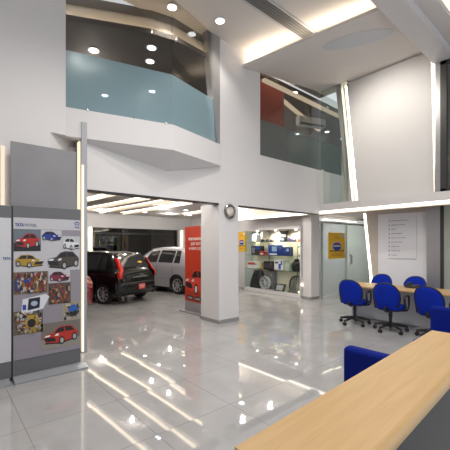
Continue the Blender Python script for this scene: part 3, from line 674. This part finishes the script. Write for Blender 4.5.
cs = hatchback('hatchback_car', 'silver hatchback parked between the black car and red banner', SIL, (6.60, 8.50, 0), 12, 1.0)
cr = hatchback('hatchback_car', 'dark red car nose beside the kiosk, left of the black hatchback', REDP, (0.84, 10.74, 0), 18+180, 1.0)
# sticker on the black car's rear glass
MB().add([(.10, .165, 1.16), (.27, .155, 1.13), (.31, .17, 1.17), (.22, .185, 1.20)], [(0,1,2,3)]).build('window_sticker', mat('yellow_sticker', (.7,.42,.02), .5), cb)

# ---- showcase ---------------------------------------------------------------
s = thing('display_cabinet', 'lit glass display cabinet with shelves of car accessories beside the column', 'display cabinet', (8.22, 7.1, 0))
SY0, SY1 = 5.94, 8.28       # world extents
def sb(x0, x1, y0, y1, z0, z1): return MB().box(x0-8.22, x1-8.22, y0-7.1, y1-7.1, z0, z1)
sb(8.0, 8.44, SY0, SY1, 0, .11).build('plinth', WHITE, s, bevel=.004)
sb(8.42, 8.44, SY0, SY1, .11, 2.07).build('back_panel', mat('cream_back', (.86,.78,.62), .6), s)
sb(8.0, 8.44, SY0, SY1, 2.03, 2.10).build('top_panel', WHITE, s)
sb(8.02, 8.42, SY1-.012, SY1, .11, 2.03).build('side_glass', SHELFG, s)
sb(8.02, 8.42, SY0, SY0+.03, .11, 2.03).build('side_panel', WHITE, s)
sb(8.015, 8.023, SY0+.05, 7.1, .11, 2.03).build('glass_door', SHOWG, s); sb(8.005, 8.013, 7.08, SY1-.02, .11, 2.03).build('glass_door', SHOWG, s)
for z in (.76, 1.215, 1.65): sb(8.04, 8.42, SY0+.03, SY1-.02, z-.012, z).build('shelf', SHELFG, s)
for y in (6.35, 7.5): sb(8.39, 8.42, y-.01, y+.01, .11, 2.03).build('shelf_upright', GREYM, s)
for y in (6.25, 7.05, 7.85):
    d = MB().lathe([(.035, 0), (.045, .02)], (8.2-8.22, y-7.1, 2.005), n=14).build('spot_lamp', LAMP, s)
    light('cabinet_spot', 'SPOT', (8.18, y, 2.0), 62, (1, .88, .68), .03, cone=150, aim=(.3, 0, -1))
light('cabinet_strip', 'AREA', (8.12, 6.05, .20), 2.0, WARM, .08, .5, aim=(.3, .6, .5))
G3, G2, G1, G0 = 1.65, 1.215, .76, .11
GR = 'accessories in the display cabinet'
def item(name, label, cat, y0, y1, z0, z1, m, x0=8.12, x1=8.30, deco=None, bev=.006):
    """boxed goods with a printed front"""
    t = thing(name, label, cat, ((x0+x1)/2, (y0+y1)/2, z0), 0, GR); hx, hy = (x1-x0)/2, (y1-y0)/2
    MB().box(-hx, hx, -hy, hy, 0, z1-z0).build('carton', m, t, bevel=bev)
    for (u0, u1, v0, v1, mm) in deco or ():
        MB().box(-hx-.003, -hx, hy-2*hy*u1, hy-2*hy*u0, (z1-z0)*v0, (z1-z0)*v1).build('printed_label', mm, t)
    return t
PALE = mat('pale_plastic', (.50,.52,.55), .3); NAVY = mat('navy_carton', (.01,.03,.16), .4); BLU = mat('blue_carton', (.015,.06,.34), .4)
WHT = mat('white_carton', (.75,.75,.75), .4); DGR = mat('dark_carton', (.035,.035,.04), .4); REDC = mat('red_carton', (.5,.05,.03), .4); ORG = mat('orange_plastic', (.7,.16,.04), .4)
LBL = mat('label_pale_blue', (.35,.5,.7), .4); GOLD = mat('gold_tin', (.6,.42,.12), .3, .3); GRNP = mat('pale_green_box', (.45,.52,.42), .5)
for y, l in ((8.05, 'frosted canister at left end of the top cabinet shelf'), (7.80, 'second frosted canister from left on the top cabinet shelf')):
    t = thing('canister', l, 'canister', (8.22, y, G3), 0, GR)
    MB().lathe([(.075,0),(.085,.01),(.085,.24),(.06,.27)], n=18).build('body', PALE, t, smooth=True); MB().lathe([(.06,.27),(.06,.33),(.05,.34)], n=18).build('lid', mat('slate_plastic', (.2,.22,.25), .4), t, smooth=True)
for y, l, rr in ((7.62, 'small black gadget beside the canisters on top shelf', .07), (7.38, 'black mouse-shaped gadget in the middle of the top shelf', .10), (7.2, 'smaller black gadget left of the black frame on top shelf', .07)):
    tag(MB().lathe([(rr,0),(rr,.04),(rr*.7,.08),(rr*.2,.095)], (8.22,y,G3), n=14).build('gadget', BLACKP, smooth=True), l, 'gadget', GR)
t = thing('seat_protector', 'black waisted seat frame with pale label on the top cabinet shelf', 'car accessory', (8.25, 6.77, G3), 0, GR)
MB().prism([(0,-.18,0),(0,.18,0),(0,.13,.10),(0,.14,.27),(0,.19,.37),(0,.07,.33),(0,-.07,.33),(0,-.19,.37),(0,-.14,.27),(0,-.13,.10)], (.05,0,0)).build('frame', BLACKP, t, bevel=.008)
MB().box(-.004,0,-.10,.10,.15,.23).build('label_panel', WHT, t); MB().box(-.004,0,-.02,.10,.04,.12).build('label_panel', LBL, t)
for i in range(4):
    t = thing('bottle', ('leftmost', 'second', 'third', 'rightmost')[i] + ' of four small violet bottles on the top cabinet shelf', 'bottle', (8.2, 6.52-.085*i, G3), 0, GR)
    MB().lathe([(.033,0),(.035,.01),(.035,.12),(.014,.145)], n=14).build('body', mat('violet_bottle', (.20,.17,.33), .3), t, smooth=True); MB().lathe([(.015,.145),(.015,.18)], n=12).build('cap', WHT, t)
tag(MB().lathe([(.05,0),(.055,.02),(.055,.08),(.03,.10)], (8.2,6.10,G3), n=16).build('tin', ORG, smooth=True), 'small orange tin at the right end of the top cabinet shelf', 'tin', GR)
item('accessory_box', 'dark box with blue corner at left of the second shelf', 'box', 7.63, 8.07, G2, 1.52, DGR, deco=((.45,.98,.62,.97,BLU),(.08,.4,.2,.8,mat('grey_photo',(.2,.21,.22),.4))))
item('accessory_box', 'low red and white box in front on the second shelf', 'box', 7.33, 7.62, G2, 1.34, REDC, 8.06, 8.14, ((.1,.55,.15,.55,WHT),(.6,.95,.4,.9,DGR)))
item('accessory_box', 'large bright blue carton on the middle of the second shelf', 'box', 6.84, 7.29, G2, 1.55, BLU, deco=((.35,.8,.4,.85,LBL),(.1,.8,.06,.2,WHT),(.85,.97,.05,.95,NAVY)))
item('accessory_box', 'smaller navy carton right of the large blue one', 'box', 6.43, 6.71, G2, 1.49, NAVY, deco=((.15,.55,.3,.8,BLU),(.6,.9,.5,.8,LBL)))
t = thing('headset', 'black curved headset standing at the right end of second shelf', 'headset', (8.2, 6.10, G2), 0, GR)
MB().tube([(0,.06,.26),(0,.02,.29),(0,-.05,.27),(0,-.07,.18),(0,-.05,.08),(0,.0,.02)], .018, 8).build('band', BLACKP, t, smooth=True); MB().lathe([(.045,0),(.045,.03)], (0,0,0), n=12).build('foot', DGR, t)
item('accessory_box', 'long white box with red top stripe at left of third shelf', 'box', 7.79, 8.25, G1, .995, WHT, deco=((.05,.75,.5,.85,REDC),(.6,.95,.55,.7,DGR)))
tag(MB().lathe([(.07,0),(.075,.02),(.06,.12),(.075,.19),(.05,.21)], (8.22,7.64,G1), n=16).build('trophy_tin', GOLD, smooth=True), 'small gold tin beside the black stereo on third shelf', 'tin', GR)
item('car_stereo_box', 'black stereo box on the middle of the third shelf', 'box', 7.09, 7.50, G1, 1.02, BLACKP, deco=((.1,.6,.3,.6,mat('stereo_face',(.06,.06,.10),.2)),(.7,.9,.5,.8,mat('stereo_red',(.15,.04,.06),.3))))
item('accessory_box', 'white box with dark blue streak right of the black stereo', 'box', 6.68, 7.04, G1, 1.09, WHT, deco=((.1,.45,.62,.8,DGR),(.5,.75,.1,.6,BLU),(.75,.9,.5,.9,BLU)))
item('accessory_box', 'pale green box left of black headrest on third shelf', 'box', 6.45, 6.62, G1, .99, GRNP)
t = thing('headrest', 'black headrest at the right end of the third cabinet shelf', 'headrest', (8.22, 6.24, G1), 0, GR)
MB().lathe([(.09,0),(.13,.04),(.15,.16),(.13,.26),(.07,.30)], n=18).build('pad', BLACKP, t, smooth=True); MB().lathe([(.08,.30),(.085,.33),(.05,.38)], n=16).build('knob', BLACKP, t, smooth=True)
# floor of the cabinet
t = thing('child_seat', 'black moulded child car seat at the left bottom of cabinet', 'child seat', (8.22, 7.83, G0), 0, GR)
rows = []
for i in range(9):
    v = i/8; hw = .27*(1-.55*v**2.2); z = .02+.54*v; rows.append([(.10*v+.03*math.cos(PI*(u-.5))*-1, (u-.5)*2*hw, z) for u in [j/8 for j in range(9)]])
o = MB().grid(rows).build('shell', BLACKP, t, smooth='all'); q = o.modifiers.new('thick','SOLIDIFY'); q.thickness = .12; q.offset = 1
MB().box(-.16, .06, -.25, .25, 0, .10).build('seat', BLACKP, t, bevel=.03)
MB().prism([(-.075,-.12,.20),(-.075,.12,.20),(-.03,.09,.32),(-.03,-.09,.32)], (.02,0,0)).build('pad', mat('charcoal_pad', (.10,.10,.10), .7), t)
t = thing('alloy_wheel', 'upright silver alloy wheel at the bottom of the cabinet', 'wheel', (8.12, 7.38, G0), 0, GR)
mb = MB().lathe([(.175,0),(.205,0),(.215,.03),(.205,.10),(.185,.10),(.18,.03),(.175,0)], (0,0,.215), (-1,0,0), 32, cap=False)
mb.lathe([(.002,.0),(.05,.0),(.05,.05),(.002,.055)], (0,0,.215), (-1,0,0), 20)
BRIM = mat('bright_alloy', (.68,.68,.70), .35, .3)
mb.build('rim', BRIM, t, smooth=True)
for j in range(7):
    a = 2*PI*j/7; u = Vector((0,math.cos(a),math.sin(a))); v = Vector((0,-math.sin(a),math.cos(a))); o_ = Vector((-.06,0,.215))
    MB().prism([o_+u*.04-v*.02, o_+u*.19-v*.014, o_+u*.19+v*.014, o_+u*.04+v*.02], (.03,0,0)).build('spoke', BRIM, t, bevel=.003)
item('speaker_box', 'tall silver grey carton behind the alloy wheel', 'box', 7.17, 7.50, G0, .69, mat('silver_carton', (.20,.21,.23), .4), 8.24, 8.40, ((.55,.8,.75,.85,GOLD),(.2,.5,.6,.9,mat('grey_photo',(.2,.21,.22))),))
t = thing('tablet_display', 'tilted black framed screen lying on the cabinet floor', 'screen', (8.15, 6.80, G0), 0, GR)
MB().prism([(-.10,-.20,0),(-.10,.20,0),(.02,.20,.22),(.02,-.20,.22)], (.03,0,0)).build('frame', BLACKP, t, bevel=.005)
MB().prism([(-.088,-.13,.03),(-.088,.13,.03),(-.004,.13,.184),(-.004,-.13,.184)], (-.004,0,.002)).build('screen', mat('screen_grey', (.35,.38,.36), .2), t)
t = thing('mesh_back_support', 'grey rounded mesh seat back at the right bottom of the cabinet', 'seat cushion', (8.2, 6.28, G0), 0, GR)
out = [(-.20,0),(-.23,.2),(-.22,.34),(-.15,.44),(-.05,.48),(.05,.48),(.15,.44),(.22,.34),(.23,.2),(.20,0)]
MB().tube([(.06*z/.48, y, z+.012) for y, z in out], .018, 8).build('rim', BLACKP, t, smooth=True)
MB().prism([(.02+.06*z/.48, y, z+.005) for y, z in out], (.015,0,0)).build('mesh', mat('grey_mesh', (.16,.17,.15), .7, noise=(60,.3)), t)
for y in (-.09, 0, .09): MB().tube([(.012, y, .02), (.07, y, .46)], .006, 6).build('rib', BLACKP, t)
MB().box(-.14, .06, -.18, .18, 0, .07).build('cushion', mat('grey_mesh', (.16,.17,.15)), t, bevel=.02)

# ---- directory board
t = thing('directory_sign', 'pale rectangular directory sign with nine bulleted lines on white wall panel', 'sign', (BW-.03, 3.235, 1.72))
MB().box(-.018, 0, -.315, .315, -.49, .49).build('board', mat('sign_face', (.68,.68,.70), .35), t, bevel=.003)
mb = MB(); DOT = mat('sign_ink', (.16,.16,.19), .5)
wid = (.36,.30,.10,.24,.33,.22,.15,.19,.11)
for i in range(9):
    MB().lathe([(.016,0),(.016,.002)], (-.018, .285, .41 - i*.1025), (-1,0,0), 10).build('bullet', DOT, t)
random.seed(3)
for i in range(9):
    mb = MB(); z = .41 - i*.1025; y = .235; end = y - wid[i]
    while y > end:
        l_ = random.uniform(.012,.03); h = random.choice((.009,.011,.014)); mb.box(-.0195, -.018, y-l_, y, z-h, z+h); y -= l_+.006
    mb.build('text_line', mat('sign_text_grey', (.33,.33,.37), .5), t)
mb = MB()
for i in range(1, 9): mb.box(-.019, -.018, -.30, .25, .461-i*.1025, .464-i*.1025)
mb.build('rules', mat('rule_grey', (.5,.5,.52), .5), t)

# ---- long desk ---------------------------------------------------------------
t = thing('service_desk', 'long pale wood desk with white front along the right wall', 'desk', (6.6, 2.4, 0))
MB().box(-.36, .36, -1.9, 1.26, .715, .75).build('desktop', WOOD, t, bevel=.006)
MB().box(.26, .29, -1.86, 1.20, .02, .715).build('modesty_panel', mat('glossy_white_laminate', (.80,.83,.90), .22), t)
for y in (1.16, -.35, -1.86): MB().box(-.02, .26, y, y+.035, 0, .715).build('support_panel', MATS['glossy_white_laminate'], t)
t = thing('telephone', 'black desk telephone on the wooden desk before the rear right chair', 'telephone', (6.74, 2.46, .75), -.2)
MB().prism([(-.09,-.10,0),(.09,-.10,0),(.09,-.10,.06),(-.09,-.10,.025)], (0,.20,0)).build('base', BLACKP, t, bevel=.006)
MB().tube([(-.06,.07,.045),(-.05,.07,.065),(.05,.07,.09),(.08,.07,.075)], [.02,.016,.016,.02], 8).build('handset', BLACKP, t, smooth=True)

# ---- office chairs ------------------------------------------------------------
def sup(a, e):
    c_ = math.cos(a); s_ = math.sin(a); return math.copysign(abs(c_)**e, c_), math.copysign(abs(s_)**e, s_)
def cushion(cfun, n=32, prof=((0,1),(0,1))):
    pass
def make_chair(label):
    c = thing('office_chair', label, 'office chair')
    # seat: rounded pad
    def pad(mb, hx, hy, zs, e=.62, ctr=(0,0), m=0):
        rows = []
        for z, k_ in zs: rows.append([(ctr[0]+sup(2*PI*j/32, e)[0]*hx*k_, ctr[1]+sup(2*PI*j/32, e)[1]*hy*k_, z) for j in range(33)])
        mb.grid(rows, m); mb.add(rows[0][:-1], [tuple(range(32))], m); mb.add(rows[-1][:-1], [tuple(range(32))], m)
    mb = MB(); pad(mb, .225, .235, ((.40,.86),(.41,.95),(.435,1.0),(.455,.99),(.472,.93),(.48,.7),(.482,.3)), ctr=(.03,0)); mb.build('seat', BLUEF, c, smooth='all')
    mb = MB(); pad(mb, .20, .21, ((.375,.8),(.385,.95),(.405,.98)), ctr=(.03,0)); mb.build('seat_pan', BLACKP, c, smooth=True)
    # backrest: rounded, leaning and curved pad
    def bk(u, v, d):   # u,v in -1..1
        x = -.215 - .05*v + .05*u*u - d; return (x, u*.228, .635 + v*.245)
    def loop(k_, d): 
        r = []
        for j in range(37):
            a, b_ = sup(2*PI*j/36, .84); a *= k_; b_ *= k_
            r.append(bk(a*(1-.05*max(0,-b_)), b_, d))
        return r
    mb = MB(); rows = [loop(.3,-.032), loop(.75,-.03), loop(.93,-.022), loop(1.0,0), loop(.94,.02), loop(.75,.028), loop(.3,.03)]
    mb.grid(rows); mb.add(rows[0][:-1], [tuple(range(36))]); mb.add(rows[-1][:-1], [tuple(range(36))])
    br = mb.build('backrest', BLUEF, c, smooth='all')
    MB().tube(loop(1.0, .004)[:-1], .013, 8, closed=True).build('rim', BLACKP, br, smooth=True)
    MB().tube([(-.05,0,.385),(-.16,0,.375),(-.225,0,.40),(-.235,0,.44),(-.235,0,.47)], [.024,.024,.026,.026,.02], 10).build('back_support', BLACKP, c, smooth=True)
    for s_ in (-1, 1):
        y = s_*.265
        MB().tube([(-.02,s_*.19,.395),(-.02,y,.40),(-.05,y,.50),(-.085,y,.615),(-.06,y,.645),(.06,y,.66),(.125,y,.645),(.13,y,.59),(.12,y,.48),(.09,y,.42),(.03,y,.405)], .017, 8).build('armrest', BLACKP, c, smooth=True)
    MB().lathe([(.026,.10),(.026,.26),(.034,.26),(.034,.36),(.06,.38)], n=16).build('gas_column', BLACKP, c, smooth=True)
    for i in range(5):
        a = 2*PI*i/5 + .35; u = Vector((math.cos(a), math.sin(a), 0))
        lg = MB().tube([u*.015+Vector((0,0,.125)), u*.14+Vector((0,0,.115)), u*.285+Vector((0,0,.085))], [.032,.026,.018], 8).build('leg', BLACKP, c, smooth=True)
        v = Vector((-u.y, u.x, 0)); p_ = u*.275 + Vector((0,0,.031))
        MB().lathe([(.012,-.026),(.031,-.024),(.031,-.006),(.02,-.004),(.02,.004),(.031,.006),(.031,.024),(.012,.026)], p_, v, 16).tube([p_, p_+Vector((0,0,.045))], .010, 6).build('castor', BLACKP, lg, smooth=True)
    return c
CH = 'blue office chairs at the long desk'
c0 = make_chair('blue swivel chair at the near side of the desk, farthest from camera'); c0['group'] = CH
c0.location = (6.22, 3.32, 0); c0.rotation_euler.z = math.radians(4)
for loc, rz, l in (((6.19, 2.62, 0), 2, 'blue swivel chair at the middle of the desk, between two others'),
                   ((6.20, 1.92, 0), -8, 'blue swivel chair behind the square blue armchair at the right edge'),
                   ((7.44, 3.42, 0), 182, 'blue chair back behind the desk, below the leaning light strip'),
                   ((7.44, 2.74, 0), 176, 'blue chair back behind the desk and the black telephone')):
    c = copy_tree(c0); c.location = loc; c.rotation_euler.z = math.radians(rz); c['label'] = l

# ---- armchairs ------------------------------------------------------------------
def armchair(label, loc, rz):
    t = thing('armchair', label, 'armchair', loc, math.radians(rz), 'blue armchairs by the reception counter')
    MB().box(-.34, -.23, -.36, .36, .12, .755).build('backrest', BLUED, t, bevel=.035, seg=4)
    MB().box(-.22, .36, -.36, .36, .26, .43).build('seat', BLUEF, t, bevel=.03, seg=3)
    MB().box(-.23, .33, -.33, .33, .10, .26).build('frame', BLUED, t, bevel=.01)
    for sx in (-.28, .28):
        for sy in (-.30, .30): MB().lathe([(.018,0),(.022,.12)], (sx, sy, 0), n=12).build('leg', CHROME, t)
    return t
armchair('blue armchair back just beyond the counter, partly hidden by the wooden top', (2.75, 1.03, 0), 0)
armchair('square blue armchair in front of the rightmost desk chair', (4.62, 1.20, 0), 180)

# ---- reception counter -------------------------------------------------------------
t = thing('reception_counter', 'long light wood counter top on dark grey body in the near corner', 'counter', (1.247, .463, 0), math.radians(2.9))
prof = []
for i in range(9): a = PI/2 + PI*i/8; prof.append((-.085 + .022*math.cos(a)*1.0, 1.078 + .022*math.sin(a)))
rows = [(-.09, 1.10)] ; pr = [(.125, 1.10), (.125, 1.06)] + [(-.088, 1.056)] + [(-.088 + .022*math.cos(a_), 1.078 + .022*math.sin(a_)) for a_ in [PI*1.5 - PI*i/8 for i in range(9)]] + [(-.088, 1.10)]
o = MB().prism([(-.74, y, z) for y, z in pr], (1.48, 0, 0)).build('top', WOOD, t, smooth=True)
MB().box(-.70, .70, -.075, .09, 0, 1.057).build('body', mat('counter_charcoal', (.014,.014,.017), .4), t)

# ---- mezzanine air conditioner
t = thing('air_conditioner', 'pale split air conditioner behind the dark upper glass', 'air conditioner', (8.25, 5.75, 5.0), math.radians(-20))
MB().prism([(-.45,.10,0),(-.45,-.06,.0),(-.45,-.10,.06),(-.45,-.09,.24),(-.45,.10,.26)], (.9,0,0)).build('casing', mat('ac_white', (.62,.62,.6), .4), t, bevel=.012)
MB().box(-.40, .40, -.105, -.06, .015, .05).build('outlet', DGR, t)
MB().box(-.02, .02, .06, .10, .26, .55).build('hanger', GREYM, t)
